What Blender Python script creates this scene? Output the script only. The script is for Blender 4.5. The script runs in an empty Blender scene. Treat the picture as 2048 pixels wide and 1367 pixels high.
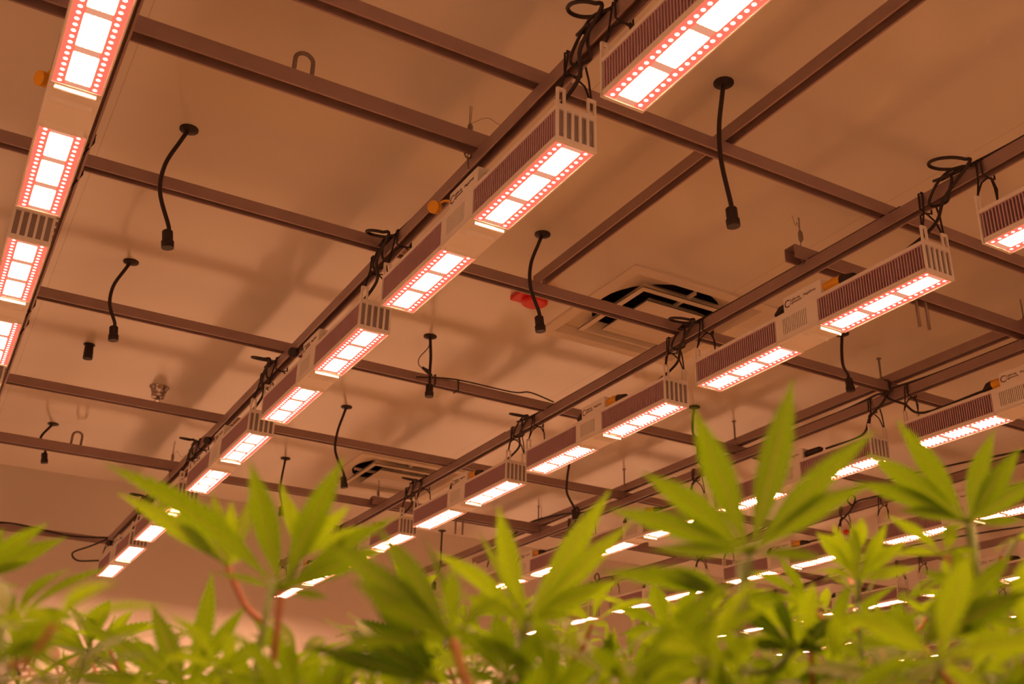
import bpy, bmesh, math, random
from math import sin, cos, pi, radians, sqrt
from mathutils import Vector, Matrix
random.seed(7)
SC = bpy.context.scene
COL = SC.collection
CZ = 1.2            # camera height above the floor
F_PX = 2148.1

# ---------------------------------------------------------------- camera
yaw, pitch, roll = radians(28.754), radians(24.085), radians(1.574)
cf = Vector((sin(yaw)*cos(pitch), cos(yaw)*cos(pitch), sin(pitch)))
r0 = Vector((cos(yaw), -sin(yaw), 0)); u0 = r0.cross(cf)
cr = r0*cos(roll)+u0*sin(roll); cu = -r0*sin(roll)+u0*cos(roll)
cam = bpy.data.cameras.new('camera'); cam_o = bpy.data.objects.new('camera', cam); COL.objects.link(cam_o)
cam_o.matrix_world = Matrix(((cr.x, cu.x, -cf.x, 0), (cr.y, cu.y, -cf.y, 0), (cr.z, cu.z, -cf.z, CZ), (0, 0, 0, 1)))
cam.sensor_width = 36; cam.lens = F_PX/2048*36; cam.clip_start = 0.02
cam.dof.use_dof = True; cam.dof.focus_distance = 3.4; cam.dof.aperture_fstop = 4.8
SC.camera = cam_o
SC.view_settings.view_transform = 'Standard'; SC.view_settings.look = 'None'
SC.view_settings.gamma = 1; SC.view_settings.use_curve_mapping = False
SC.view_settings.exposure = 0.0
w = bpy.data.worlds.new('world'); SC.world = w; w.use_nodes = True
w.node_tree.nodes['Background'].inputs[0].default_value = (0.02, 0.01, 0.006, 1)
w.node_tree.nodes['Background'].inputs[1].default_value = 0.3
LED = 125.0            # radiance of a light emitting diode block
LIGHT_COL = (1.0, 0.49, 0.255)

# ---------------------------------------------------------------- materials
def srgb(r, g, b):
    f = lambda c: (c/255/12.92) if c/255 <= 0.04045 else ((c/255+0.055)/1.055)**2.4
    return (f(r), f(g), f(b), 1)
def mat(name, col, rough=0.5, metal=0.0, spec=0.5, bump=None, vary=0.0, vscale=8.0):
    m = bpy.data.materials.new(name); m.use_nodes = True
    nt = m.node_tree; b = nt.nodes['Principled BSDF']
    b.inputs['Base Color'].default_value = (col[0], col[1], col[2], 1)
    b.inputs['Roughness'].default_value = rough; b.inputs['Metallic'].default_value = metal
    b.inputs['Specular IOR Level'].default_value = spec
    tc = nt.nodes.new('ShaderNodeTexCoord')
    if vary:
        n = nt.nodes.new('ShaderNodeTexNoise'); n.inputs['Scale'].default_value = vscale; n.inputs['Detail'].default_value = 4
        nt.links.new(tc.outputs['Object'], n.inputs['Vector'])
        mx = nt.nodes.new('ShaderNodeMix'); mx.data_type = 'RGBA'
        mx.inputs[6].default_value = tuple(c*(1-vary) for c in col[:3])+(1,)
        mx.inputs[7].default_value = tuple(min(1, c*(1+vary)) for c in col[:3])+(1,)
        nt.links.new(n.outputs['Fac'], mx.inputs[0]); nt.links.new(mx.outputs[2], b.inputs['Base Color'])
    if bump:
        n2 = nt.nodes.new('ShaderNodeTexNoise'); n2.inputs['Scale'].default_value = bump[0]
        nt.links.new(tc.outputs['Object'], n2.inputs['Vector'])
        bp = nt.nodes.new('ShaderNodeBump'); bp.inputs['Strength'].default_value = bump[1]; bp.inputs['Distance'].default_value = 0.01
        nt.links.new(n2.outputs['Fac'], bp.inputs['Height']); nt.links.new(bp.outputs['Normal'], b.inputs['Normal'])
    return m

M_white = mat('white_enamel', (0.90, 0.87, 0.84), 0.42)
M_fin = mat('fin_metal', (0.60, 0.40, 0.48), 0.45, 0.1)
M_gapshade = mat('gap_shade', (0.03, 0.018, 0.025), 0.6)  # shade of fin gaps and vent slots put into the colour
M_steel = mat('galvanised_steel', (0.38, 0.27, 0.27), 0.38, 0.3, vary=0.12, vscale=14)
M_bolt = mat('zinc_bolt', (0.30, 0.24, 0.22), 0.35, 0.7)
M_black = mat('black_rubber', (0.022, 0.012, 0.014), 0.5)
M_cord = mat('black_cord', (0.025, 0.015, 0.016), 0.7)
M_wire = mat('steel_wire', (0.22, 0.18, 0.17), 0.35, 0.7)
M_chrome = mat('chrome', (0.5, 0.44, 0.42), 0.15, 1.0)
M_yellow = mat('amber_plastic', (0.85, 0.42, 0.02), 0.4)
M_red = mat('red_plastic', (0.75, 0.03, 0.03), 0.35)
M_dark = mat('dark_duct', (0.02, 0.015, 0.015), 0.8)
M_ink = mat('dark_ink', (0.10, 0.03, 0.04), 0.6)
M_wall = mat('wall_paint', (0.88, 0.84, 0.80), 0.45, bump=(3, 0.05))
M_floor = mat('floor_coating', (0.155, 0.100, 0.040), 0.5, vary=0.08)
M_diff = mat('diffuser_enamel', (0.80, 0.72, 0.62), 0.55, spec=0.3)

def ceiling_mat():
    m = mat('ceiling_panel', (0.78, 0.74, 0.68), 0.17, spec=1.0)
    nt = m.node_tree; b = nt.nodes['Principled BSDF']
    tc = nt.nodes.new('ShaderNodeTexCoord'); sp = nt.nodes.new('ShaderNodeSeparateXYZ'); nt.links.new(tc.outputs['Object'], sp.inputs[0])
    # gentle waviness of the sheet
    n = nt.nodes.new('ShaderNodeTexNoise'); n.inputs['Scale'].default_value = 1.7; n.inputs['Detail'].default_value = 2
    nt.links.new(tc.outputs['Object'], n.inputs['Vector'])
    # seams every 0.61 m along x
    def mth(op, a, bb=None):
        k = nt.nodes.new('ShaderNodeMath'); k.operation = op
        if isinstance(a, (int, float)): k.inputs[0].default_value = a
        else: nt.links.new(a, k.inputs[0])
        if bb is not None:
            if isinstance(bb, (int, float)): k.inputs[1].default_value = bb
            else: nt.links.new(bb, k.inputs[1])
        return k.outputs[0]
    fr = mth('FRACT', mth('DIVIDE', mth('ADD', sp.outputs[0], 10.14), 1.22))
    d = mth('ABSOLUTE', mth('SUBTRACT', fr, 0.5))
    seam = mth('LESS_THAN', d, 0.0018)
    mx = nt.nodes.new('ShaderNodeMix'); mx.data_type = 'RGBA'
    mx.inputs[6].default_value = (0.78, 0.74, 0.68, 1); mx.inputs[7].default_value = (0.66, 0.61, 0.55, 1)
    nt.links.new(seam, mx.inputs[0]); nt.links.new(mx.outputs[2], b.inputs['Base Color'])
    bp = nt.nodes.new('ShaderNodeBump'); bp.inputs['Strength'].default_value = 0.12; bp.inputs['Distance'].default_value = 0.02
    nt.links.new(n.outputs['Fac'], bp.inputs['Height']); nt.links.new(bp.outputs['Normal'], b.inputs['Normal'])
    return m
M_ceil = ceiling_mat()

def led_mat():
    m = bpy.data.materials.new('led_board'); m.use_nodes = True; nt = m.node_tree
    for n in list(nt.nodes): nt.nodes.remove(n)
    out = nt.nodes.new('ShaderNodeOutputMaterial'); em = nt.nodes.new('ShaderNodeEmission'); nt.links.new(em.outputs[0], out.inputs[0])
    uv = nt.nodes.new('ShaderNodeUVMap'); uv.uv_map = 'UVMap'
    sp = nt.nodes.new('ShaderNodeSeparateXYZ'); nt.links.new(uv.outputs[0], sp.inputs[0])
    def mth(op, a, b=None, c=None):
        k = nt.nodes.new('ShaderNodeMath'); k.operation = op
        for i, v in enumerate((a, b, c)):
            if v is None: continue
            if isinstance(v, (int, float)): k.inputs[i].default_value = v
            else: nt.links.new(v, k.inputs[i])
        return k.outputs[0]
    U, V = sp.outputs[0], sp.outputs[1]        # metres: U in -0.05..0.05, V in 0..0.43
    aU = mth('ABSOLUTE', U)
    # edge rows
    P = 0.0215
    fv = mth('MULTIPLY', mth('SUBTRACT', mth('FRACT', mth('DIVIDE', mth('SUBTRACT', V, 0.0), P)), 0.5), P)
    du = mth('SUBTRACT', aU, 0.0385)
    rr = mth('SQRT', mth('ADD', mth('MULTIPLY', du, du), mth('MULTIPLY', fv, fv)))
    edge = mth('SUBTRACT', 1.0, mth('DIVIDE', mth('SUBTRACT', rr, 0.0020), 0.0036)); edge = mth('MINIMUM', mth('MAXIMUM', edge, 0.0), 1.0)
    # three blocks: centres at 0.075, 0.215, 0.355
    q = mth('MULTIPLY', mth('SUBTRACT', mth('FRACT', mth('DIVIDE', mth('SUBTRACT', V, 0.005), 0.14)), 0.5), 0.14)
    bv = mth('SUBTRACT', 1.0, mth('DIVIDE', mth('SUBTRACT', mth('ABSOLUTE', q), 0.045), 0.014)); bv = mth('MINIMUM', mth('MAXIMUM', bv, 0.0), 1.0)
    bu = mth('SUBTRACT', 1.0, mth('DIVIDE', mth('SUBTRACT', aU, 0.0225), 0.005)); bu = mth('MINIMUM', mth('MAXIMUM', bu, 0.0), 1.0)
    blk = mth('MULTIPLY', bv, bu)
    p2 = 0.0108
    gu = mth('SUBTRACT', mth('FRACT', mth('DIVIDE', mth('ADD', U, 0.054), p2)), 0.5); gv = mth('SUBTRACT', mth('FRACT', mth('DIVIDE', V, p2)), 0.5)
    g = mth('SQRT', mth('ADD', mth('MULTIPLY', gu, gu), mth('MULTIPLY', gv, gv)))
    dots = mth('MINIMUM', mth('MAXIMUM', mth('MULTIPLY', mth('SUBTRACT', 0.48, g), 6.0), 0.0), 1.0)
    blkd = mth('MULTIPLY', blk, mth('ADD', mth('MULTIPLY', dots, 1.0), 0.16))
    gap = mth('MULTIPLY', mth('SUBTRACT', 1.0, bv), bu)
    inr = mth('LESS_THAN', aU, 0.0275)
    def col(c):
        k = nt.nodes.new('ShaderNodeCombineXYZ'); k.inputs[0].default_value, k.inputs[1].default_value, k.inputs[2].default_value = c; return k.outputs[0]
    def scale(v, s):
        k = nt.nodes.new('ShaderNodeVectorMath'); k.operation = 'SCALE'; nt.links.new(v, k.inputs[0]); nt.links.new(s, k.inputs[3]); return k.outputs[0]
    def add(a, b):
        k = nt.nodes.new('ShaderNodeVectorMath'); nt.links.new(a, k.inputs[0]); nt.links.new(b, k.inputs[1]); return k.outputs[0]
    c = LIGHT_COL
    base = col((1.35, 0.19, 0.12))  # red emission across the board, standing in for bloom round the diodes
    gapc = scale(col((-0.55, 0.12, 0.06)), gap)
    e1 = scale(col((LED*1.2, LED*0.22, LED*0.16)), mth('MULTIPLY', edge, edge))
    e2 = scale(col(tuple(x*LED*2.2 for x in c)), blkd)
    nt.links.new(add(add(base, gapc), add(e1, e2)), em.inputs[0]); em.inputs[1].default_value = 1
    return m
M_led = led_mat()

def leaf_mat(name, c1, c2, tr):
    m = bpy.data.materials.new(name); m.use_nodes = True; nt = m.node_tree
    for n in list(nt.nodes): nt.nodes.remove(n)
    out = nt.nodes.new('ShaderNodeOutputMaterial')
    uv = nt.nodes.new('ShaderNodeUVMap'); uv.uv_map = 'UVMap'
    sp = nt.nodes.new('ShaderNodeSeparateXYZ'); nt.links.new(uv.outputs[0], sp.inputs[0])
    def mth(op, a, b=None):
        k = nt.nodes.new('ShaderNodeMath'); k.operation = op
        for i, v in enumerate((a, b)):
            if v is None: continue
            if isinstance(v, (int, float)): k.inputs[i].default_value = v
            else: nt.links.new(v, k.inputs[i])
        return k.outputs[0]
    aU = mth('ABSOLUTE', sp.outputs[0])
    mid = mth('LESS_THAN', aU, 0.07)
    vein = mth('ABSOLUTE', mth('SUBTRACT', mth('FRACT', mth('SUBTRACT', mth('MULTIPLY', sp.outputs[1], 14), mth('MULTIPLY', aU, 1.4))), 0.5))
    vein = mth('LESS_THAN', vein, 0.045)
    vv = mth('MAXIMUM', mid, mth('MULTIPLY', vein, 0.45))
    n = nt.nodes.new('ShaderNodeTexNoise'); n.inputs['Scale'].default_value = 30
    mx = nt.nodes.new('ShaderNodeMix'); mx.data_type = 'RGBA'; mx.inputs[6].default_value = c1+(1,); mx.inputs[7].default_value = c2+(1,)
    nt.links.new(n.outputs['Fac'], mx.inputs[0])
    mv = nt.nodes.new('ShaderNodeMix'); mv.data_type = 'RGBA'; nt.links.new(vv, mv.inputs[0]); nt.links.new(mx.outputs[2], mv.inputs[6])
    mv.inputs[7].default_value = (0.45, 0.34, 0.12, 1)
    dif = nt.nodes.new('ShaderNodeBsdfPrincipled'); dif.inputs['Roughness'].default_value = 0.5; dif.inputs['Specular IOR Level'].default_value = 0.3
    nt.links.new(mv.outputs[2], dif.inputs['Base Color'])
    tl = nt.nodes.new('ShaderNodeBsdfTranslucent')
    mt = nt.nodes.new('ShaderNodeMix'); mt.data_type = 'RGBA'; nt.links.new(mid, mt.inputs[0]); mt.inputs[6].default_value = tr+(1,); mt.inputs[7].default_value = tuple(x*0.7 for x in tr)+(1,)
    nt.links.new(mt.outputs[2], tl.inputs[0])
    ms = nt.nodes.new('ShaderNodeMixShader'); ms.inputs[0].default_value = 0.42
    nt.links.new(dif.outputs[0], ms.inputs[1]); nt.links.new(tl.outputs[0], ms.inputs[2]); nt.links.new(ms.outputs[0], out.inputs[0])
    return m
M_leaf = leaf_mat('leaf_green', (0.045, 0.085, 0.006), (0.075, 0.125, 0.008), (0.20, 0.38, 0.003))
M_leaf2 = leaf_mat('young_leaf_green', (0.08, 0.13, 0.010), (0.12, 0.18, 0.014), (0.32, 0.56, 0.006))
M_leafd = leaf_mat('mature_shaded_leaf_green', (0.022, 0.048, 0.005), (0.035, 0.070, 0.006), (0.05, 0.125, 0.001))  # thicker mature leaves, also darkened for the shade under stacked foliage
M_leaf3 = leaf_mat('pale_leaf_underside', (0.34, 0.22, 0.17), (0.42, 0.27, 0.20), (0.20, 0.22, 0.06))
M_stem = mat('green_stem', (0.16, 0.24, 0.05), 0.5, vary=0.2, vscale=40)
M_petiole = mat('red_petiole', (0.42, 0.16, 0.08), 0.5, vary=0.2, vscale=40)

# ---------------------------------------------------------------- mesh helpers
class MB:
    def __init__(s): s.v = []; s.f = []; s.uv = []
    def box(s, x0, x1, y0, y1, z0, z1):
        b = len(s.v)
        s.v += [(x0, y0, z0), (x1, y0, z0), (x1, y1, z0), (x0, y1, z0), (x0, y0, z1), (x1, y0, z1), (x1, y1, z1), (x0, y1, z1)]
        s.f += [tuple(b+i for i in q) for q in ((0, 3, 2, 1), (4, 5, 6, 7), (0, 1, 5, 4), (1, 2, 6, 5), (2, 3, 7, 6), (3, 0, 4, 7))]
        return s
    def obox(s, c, ax, ay, az):     # oriented box, half-axis vectors
        b = len(s.v); c = Vector(c)
        for sx, sy, sz in ((-1, -1, -1), (1, -1, -1), (1, 1, -1), (-1, 1, -1), (-1, -1, 1), (1, -1, 1), (1, 1, 1), (-1, 1, 1)):
            s.v.append(tuple(c+ax*sx+ay*sy+az*sz))
        s.f += [tuple(b+i for i in q) for q in ((0, 3, 2, 1), (4, 5, 6, 7), (0, 1, 5, 4), (1, 2, 6, 5), (2, 3, 7, 6), (3, 0, 4, 7))]
        return s
    def tube(s, pts, r, n=8, cap=True):
        pts = [Vector(p) for p in pts]; rs = r if isinstance(r, (list, tuple)) else [r]*len(pts)
        b0 = len(s.v); up = None
        for i, p in enumerate(pts):
            t = (pts[min(i+1, len(pts)-1)]-pts[max(i-1, 0)])
            if t.length < 1e-9: t = Vector((0, 0, 1))
            t.normalize()
            if up is None:
                up = Vector((0, 0, 1)) if abs(t.z) < 0.9 else Vector((1, 0, 0))
            a = (up - t*up.dot(t))
            if a.length < 1e-6: a = t.orthogonal()
            a.normalize(); up = a; c = t.cross(a)
            for k in range(n):
                th = 2*pi*k/n; s.v.append(tuple(p+(a*cos(th)+c*sin(th))*rs[i]))
        for i in range(len(pts)-1):
            for k in range(n):
                a0 = b0+i*n+k; a1 = b0+i*n+(k+1) % n
                s.f.append((a0, a1, a1+n, a0+n))
        if cap:
            s.f.append(tuple(b0+k for k in range(n))[::-1]); e = b0+(len(pts)-1)*n; s.f.append(tuple(e+k for k in range(n)))
        return s
    def lathe(s, prof, c, n=24):    # profile (r, z) about z through c
        b0 = len(s.v)
        for r, z in prof:
            for k in range(n):
                th = 2*pi*k/n; s.v.append((c[0]+r*cos(th), c[1]+r*sin(th), c[2]+z))
        for i in range(len(prof)-1):
            for k in range(n):
                a0 = b0+i*n+k; a1 = b0+i*n+(k+1) % n; s.f.append((a0, a1, a1+n, a0+n))
        s.f.append(tuple(b0+k for k in range(n))); e = b0+(len(prof)-1)*n; s.f.append(tuple(e+k for k in range(n))[::-1])
        return s
    def build(s, name, m, parent=None, smooth=False, bevel=0):
        me = bpy.data.meshes.new(name); me.from_pydata([tuple(v) for v in s.v], [], s.f); me.materials.append(m)
        if s.uv:
            l = me.uv_layers.new(name='UVMap')
            for lp in me.loops: l.data[lp.index].uv = s.uv[lp.vertex_index]
        if smooth:
            for p in me.polygons: p.use_smooth = True
        me.update()
        o = bpy.data.objects.new(name, me); COL.objects.link(o)
        if parent: o.parent = parent
        if bevel:
            md = o.modifiers.new('bevel', 'BEVEL'); md.width = bevel; md.segments = 2
        return o
def thing(name, label, cat, loc=(0, 0, 0), group=None):
    o = bpy.data.objects.new(name, None); o.empty_display_size = 0.05; COL.objects.link(o); o.location = loc
    return tag(o, label, cat, group)
def tag(o, label, cat, group=None, kind=None):
    o['label'] = label; o['category'] = cat
    if group: o['group'] = group
    if kind: o['kind'] = kind
    return o
def struct(o, label=None):
    o['kind'] = 'structure'
    if label: o['label'] = label
    return o
def smooth_path(pts, n=6):          # Catmull-Rom through points
    P = [Vector(p) for p in pts]; P = [P[0]*2-P[1]]+P+[P[-1]*2-P[-2]]; out = []
    for i in range(1, len(P)-2):
        for k in range(n):
            t = k/n; a, b, c, d = P[i-1], P[i], P[i+1], P[i+2]
            out.append(0.5*((2*b)+(c-a)*t+(2*a-5*b+4*c-d)*t*t+(3*b-3*c+d-a)*t**3))
    out.append(P[-2]); return out

# ---------------------------------------------------------------- room
CEIL = CZ+2.0
mb = MB()
X0, X1, Y0, Y1 = -2.0, 11.5, -1.6, 7.33
mb.box(X0, 2.24, Y0, Y1, CEIL, CEIL+0.06); mb.box(2.88, X1, Y0, Y1, CEIL, CEIL+0.06)
for a, b in ((Y0, 3.06), (3.70, 5.86), (6.50, Y1)): mb.box(2.24, 2.88, a, b, CEIL, CEIL+0.06)
struct(mb.build('ceiling', M_ceil))
struct(MB().box(X0, X1, Y1, 8.95, CEIL+0.75, CEIL+0.81).build('ceiling_recess', M_wall))
struct(MB().box(X0, X1, Y1-0.05, Y1, CEIL+0.06, CEIL+0.75).build('trim_1', M_wall))
struct(MB().box(X0, X1, 8.82, 8.95, 0, CEIL+0.75).build('wall_back', M_wall))
struct(MB().box(X0, X1, Y0-0.1, Y0, 0, CEIL+0.06).build('wall_front', M_wall))
struct(MB().box(X0-0.1, X0, Y0, 8.95, 0, CEIL+0.75).build('wall_left', M_wall))
struct(MB().box(X1, X1+0.1, Y0, 8.95, 0, CEIL+0.75).build('wall_right', M_wall))
struct(MB().box(X0-0.1, X1+0.1, Y0-0.1, 8.95, -0.1, 0).build('floor', M_floor))

# ---------------------------------------------------------------- steel channel bars
def channel(name, axis, a0, a1, c, z0, label, group, wd=0.041, h=0.041, pitch=0.051):
    """open-bottomed slotted steel channel from a0 to a1 along axis, centre c, underside z0"""
    mb = MB(); hw = wd/2; t = 0.003
    def B(u0, u1, v0, v1, z_0, z_1):
        if axis == 'x': mb.box(u0, u1, c+v0, c+v1, z_0, z_1)
        else: mb.box(c+v0, c+v1, u0, u1, z_0, z_1)
    B(a0, a1, -hw, -hw+t, z0, z0+h); B(a0, a1, hw-t, hw, z0, z0+h)
    B(a0, a1, -hw+t, -hw+0.0065, z0, z0+t); B(a0, a1, hw-0.0065, hw-t, z0, z0+t)
    B(a0, a1, -hw+0.004, -hw+0.0065, z0+t, z0+0.009); B(a0, a1, hw-0.0065, hw-0.004, z0+t, z0+0.009)
    B(a0, a1, -hw+t, -0.007, z0+h-t, z0+h); B(a0, a1, 0.007, hw-t, z0+h-t, z0+h)
    n = int((a1-a0)/pitch)
    for i in range(n+1):
        s = a0+i*pitch
        B(s, min(s+0.023, a1), -0.007, 0.007, z0+h-t, z0+h)
    o = mb.build(name, M_steel)
    return tag(o, label, 'metal bar', group)

ROWN = ['leftmost lamp row', 'second lamp row from left', 'third lamp row from left', 'fourth lamp row from left',
        'fifth lamp row from left', 'sixth lamp row from left', 'seventh lamp row from left', 'eighth lamp row from left']
RX = [0.085, 1.208, 2.513, 3.705, 4.93, 6.32, 7.50, 8.66]       # row centres
ZS = CZ+1.785                                                    # underside of row bars
ends = [(-1.4, 8.3), (-1.4, 8.25), (-1.4, 8.3), (-1.4, 7.25), (-1.0, 8.70), (-1.0, 8.3), (0.5, 8.3), (1.5, 8.3)]
for i, x in enumerate(RX):
    channel('strut_channel', 'y', ends[i][0], ends[i][1], x if i else 0.163, ZS,
            'galvanised steel channel bar running above the ' + ROWN[i], 'bars carrying the lamp rows')
ZC = ZS+0.0411
ords = ['nearest', 'second nearest', 'third nearest', 'fourth nearest', 'fifth nearest']
cross = [(2.065, -1.6, 6.0, 'first crossbar, cutting the top edge of the photo'), (3.145, -1.6, 9.0, 'second crossbar, passing in front of the large vent and red alarm'),
         (4.21, -1.6, 9.5, 'third crossbar, with a thin black cable tied on it'), (5.27, -1.6, 10.5, 'fourth crossbar, with pencil marks left of the second lamp row'), (6.325, 1.25, 11, 'fifth crossbar, the farthest one, starting at the second lamp row')]
for y, a, b, l in cross:
    channel('strut_channel', 'x', a, b, y, ZC, 'galvanised slotted steel ' + l, 'crossbars over the lamp rows')
channel('strut_channel', 'x', -1.99, 1.26, 8.44, ZC, 'thin steel bar in front of the far wall, a black cable sagging along it', 'crossbars over the lamp rows')
beams = [(2.42, -0.9, 1.235, 'thick steel beam with a u-bolt on top, meeting the second lamp row'), (2.43, 2.44, 4.6, 'short thick steel beam starting at the third lamp row, two bolt legs hanging under it'),
         (6.25, -0.9, 1.235, 'thick far steel beam with a u-bolt on top, left of the second lamp row'), (6.265, 2.45, 4.6, 'thick far steel beam, its open end just left of the third lamp row')]
for y, a, b, l in beams:
    channel('support_beam', 'x', a, b, y+0.005, ZC, l, 'thick beams between lamp rows', wd=0.052, h=0.05, pitch=0.07)
for x, a, b, l in ((1.84, -1.0, 3.16, 'slotted steel bar lying on the first two crossbars, ending near the red alarm'), (3.69, -1.0, 8.2, 'steel bar lying on the crossbars just left of the fourth lamp row'),
                   (6.05, 0.5, 8.2, 'steel bar lying on the crossbars just left of the sixth lamp row')):
    channel('strut_channel', 'y', a, b, x if x != 3.69 else 3.70, ZC+0.0411, l, 'upper bars along the rows')
# threaded rods
for i, (x, y) in enumerate([(3.675, 2.2), (3.675, 3.17), (3.675, 4.19), (3.675, 5.22), (3.675, 6.25), (6.05, 3.17), (6.05, 4.19), (6.05, 5.22)]):
    mb = MB(); mb.tube([(x, y, ZC+0.07), (x, y, CEIL)], 0.0048, 8)
    mb.tube([(x, y, CEIL-0.004), (x, y, CEIL)], 0.012, 6)
    tag(mb.build('threaded_rod', M_bolt), ('%s threaded rod holding the upper bar left of the %s lamp row' % (['nearest', 'second nearest', 'third nearest', 'fourth nearest', 'fifth nearest', 'nearest', 'second nearest', 'third nearest'][i], 'fourth' if i < 5 else 'sixth')), 'rod', 'threaded ceiling rods')
# u-bolts: loop above the beam, legs below
def ubolt(x, y, label, up=True):
    mb = MB(); r = 0.026; pts = []
    if up:
        zb, zt = ZC+0.045, CZ+1.932
        pts = [(x-r, y, zb)]+[(x-r*cos(t), y, zt+r*sin(t)) for t in [pi*k/12 for k in range(13)]]+[(x+r, y, zb)]
        mb.tube(pts, 0.0065, 10)
    else:
        zt = ZC+0.05+0.012
        pts = [(x-r, y, CZ+1.722), (x-r, y, zt)]+[(x-r*cos(t), y, zt+r*sin(t)) for t in [pi*k/8 for k in range(1, 8)]]+[(x+r, y, zt), (x+r, y, CZ+1.722)]
        mb.tube(pts, 0.0065, 10)
    tag(mb.build('u_bolt', M_bolt, smooth=True), label, 'bolt', 'u-bolts on the beams')
ubolt(0.642, 2.425, 'bronze-coloured u-bolt standing on the nearer thick beam')
ubolt(0.645, 6.255, 'u-bolt standing on the far thick beam at the left')
ubolt(3.09, 2.435, 'u-bolt whose two legs hang below the beam under the third lamp row', False)
ubolt(3.08, 6.27, 'u-bolt whose two legs hang below the far beam right of the third lamp row', False)

# ---------------------------------------------------------------- grow lights
W2 = 0.060; LL = 1.101; HH = 0.108
def make_lamp():
    root = thing('grow_light', '', 'grow light')
    for k, (y0, y1) in enumerate(((0.006, 0.448), (0.652, 1.095))):
        sink = MB()
        sink.box(-W2+0.012, W2-0.012, y0, y1, 0.013, HH-0.012)                 # core, coloured near-black as shade between the fins
        hs = sink.build('heat_sink', M_gapshade, root)
        n = 40; p = (y1-y0)/n
        for s in (-1, 1):
            fb = MB(); xa, xb = sorted((s*(W2-0.001), s*(W2-0.013)))
            fb.box(xa, xb, y0, y1, 0.0135, 0.017); fb.box(xa, xb, y0, y1, HH-0.015, HH-0.0125)
            for i in range(n):
                ya = y0+p*(i+0.25); fb.box(xa, xb, ya, ya+p*0.36, 0.014, HH-0.012)
            fb.build('cooling_fins', M_fin, hs)
        # white rails: top tray and lower frame lip
        fr = MB()
        fr.box(-W2, W2, y0-0.004, y1+0.002, HH-0.012, HH)
        for s in (-1, 1):
            xa, xb = sorted((s*W2, s*(W2-0.004))); fr.box(xa, xb, y0-0.004, y1+0.002, 0.0, 0.014)
        fr.box(-W2, W2, (y0-0.004) if k == 0 else y0-0.002, (y0) if k == 0 else y0+0.001, 0.0, 0.014)
        fr.box(-W2, W2, y1-0.001 if k == 0 else y1, y1+0.002, 0.0, 0.014)
        fr.box(-W2+0.004, W2-0.004, y0, y1, 0.0035, 0.014)
        fr.build('frame', M_white, root)
        bd = MB(); x = 0.0545
        bd.v = [(-x, y0+0.001, 0.0025), (x, y0+0.001, 0.0025), (x, y1-0.001, 0.0025), (-x, y1-0.001, 0.0025)]; bd.f = [(0, 3, 2, 1)]
        L = y1-y0; x2 = 0.0545
        bd.uv = [(-x2*0.98, 0.0), (x2*0.98, 0.0), (x2*0.98, 0.430), (-x2*0.98, 0.430)]
        b = bd.build('led_board', M_led, root); b['label'] = 'glowing light board with dotted diodes'
    # end plates with slots and hanging ears
    for y, e in ((0.0, 0), (LL, 1)):
        ep = MB(); ya, yb = (y-0.003, y+0.003)
        ep.box(-W2, W2, ya, yb, 0.0, 0.014); ep.box(-W2, W2, ya, yb, HH-0.012, HH+0.004)
        for i in range(6):
            xc = -W2+0.004+i*(2*W2-0.008)/5; ep.box(xc-0.0038, xc+0.0038, ya, yb, 0.014, HH-0.012)
        for s in (-1, 1):
            for xc in (s*(W2-0.004), s*(W2-0.024)):
                ep.box(xc-0.0035, xc+0.0035, ya, yb, HH+0.004, HH+0.052)
            xa, xb = sorted((s*(W2-0.004)+s*0.0, s*(W2-0.024)))
            ep.box(xa, xb, ya, yb, HH+0.045, HH+0.053)
        ep.build('end_plate', M_white, root)
        bk = MB().box(-W2+0.006, W2-0.006, y+(0.004 if e == 0 else -0.006), y+(0.006 if e == 0 else -0.004), 0.014, HH-0.012)  # grey sheet set behind the slots as their painted shade
        bk.build('end_shade', mat('end_shadow_panel', (0.35, 0.30, 0.31), 0.5) if 'end_shadow_panel' not in bpy.data.materials else bpy.data.materials['end_shadow_panel'], root)
    # driver housing with louvres
    db = MB()
    db.box(-W2+0.004, W2-0.004, 0.450, 0.650, 0.012, HH)
    for s in (-1, 1):
        xa, xb = sorted((s*(W2-0.005), s*W2))
        db.box(xa, xb, 0.448, 0.502, 0.010, HH); db.box(xa, xb, 0.620, 0.652, 0.010, HH)
        db.box(xa, xb, 0.502, 0.620, HH-0.022, HH); db.box(xa, xb, 0.502, 0.620, 0.010, 0.026)
        n = 14
        for i in range(n):
            ya = 0.502+0.118*i/n; db.box(xa, xb, ya+0.0035, ya+0.118/n, 0.026, HH-0.022)
    dr = db.build('driver_housing', M_white, root)
    vshade = MB()
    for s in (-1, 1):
        xa, xb = sorted((s*(W2-0.0055), s*(W2-0.0035))); vshade.box(xa, xb, 0.502, 0.620, 0.026, HH-0.022)
    vshade.build('vent_shade', M_gapshade, dr)  # dark sheet standing in for shade behind the vent slots
    top = MB().box(-W2, W2-0.02, 0.425, 0.605, HH, HH+0.055); tb = top.build('junction_box', M_white, root, bevel=0.002)
    # bottom cover with raised ridges
    bc = MB(); bc.box(-W2, W2, 0.449, 0.651, 0.004, 0.012)
    pr = [(0.640, 0.004), (0.652, -0.010), (0.655, 0.004)]
    def prism(prof, x0=-0.047, x1=0.047):
        b = len(bc.v)
        for xx in (x0, x1):
            for yy, zz in prof: bc.v.append((xx, yy, zz))
        n = len(prof); bc.f.append(tuple(b+i for i in range(n))); bc.f.append(tuple(b+n+i for i in range(n))[::-1])
        for i in range(n): j = (i+1) % n; bc.f.append((b+i, b+n+i, b+n+j, b+j))
    prism([(0.453, 0.004), (0.455, -0.009), (0.459, -0.010), (0.476, 0.004)])
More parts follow.
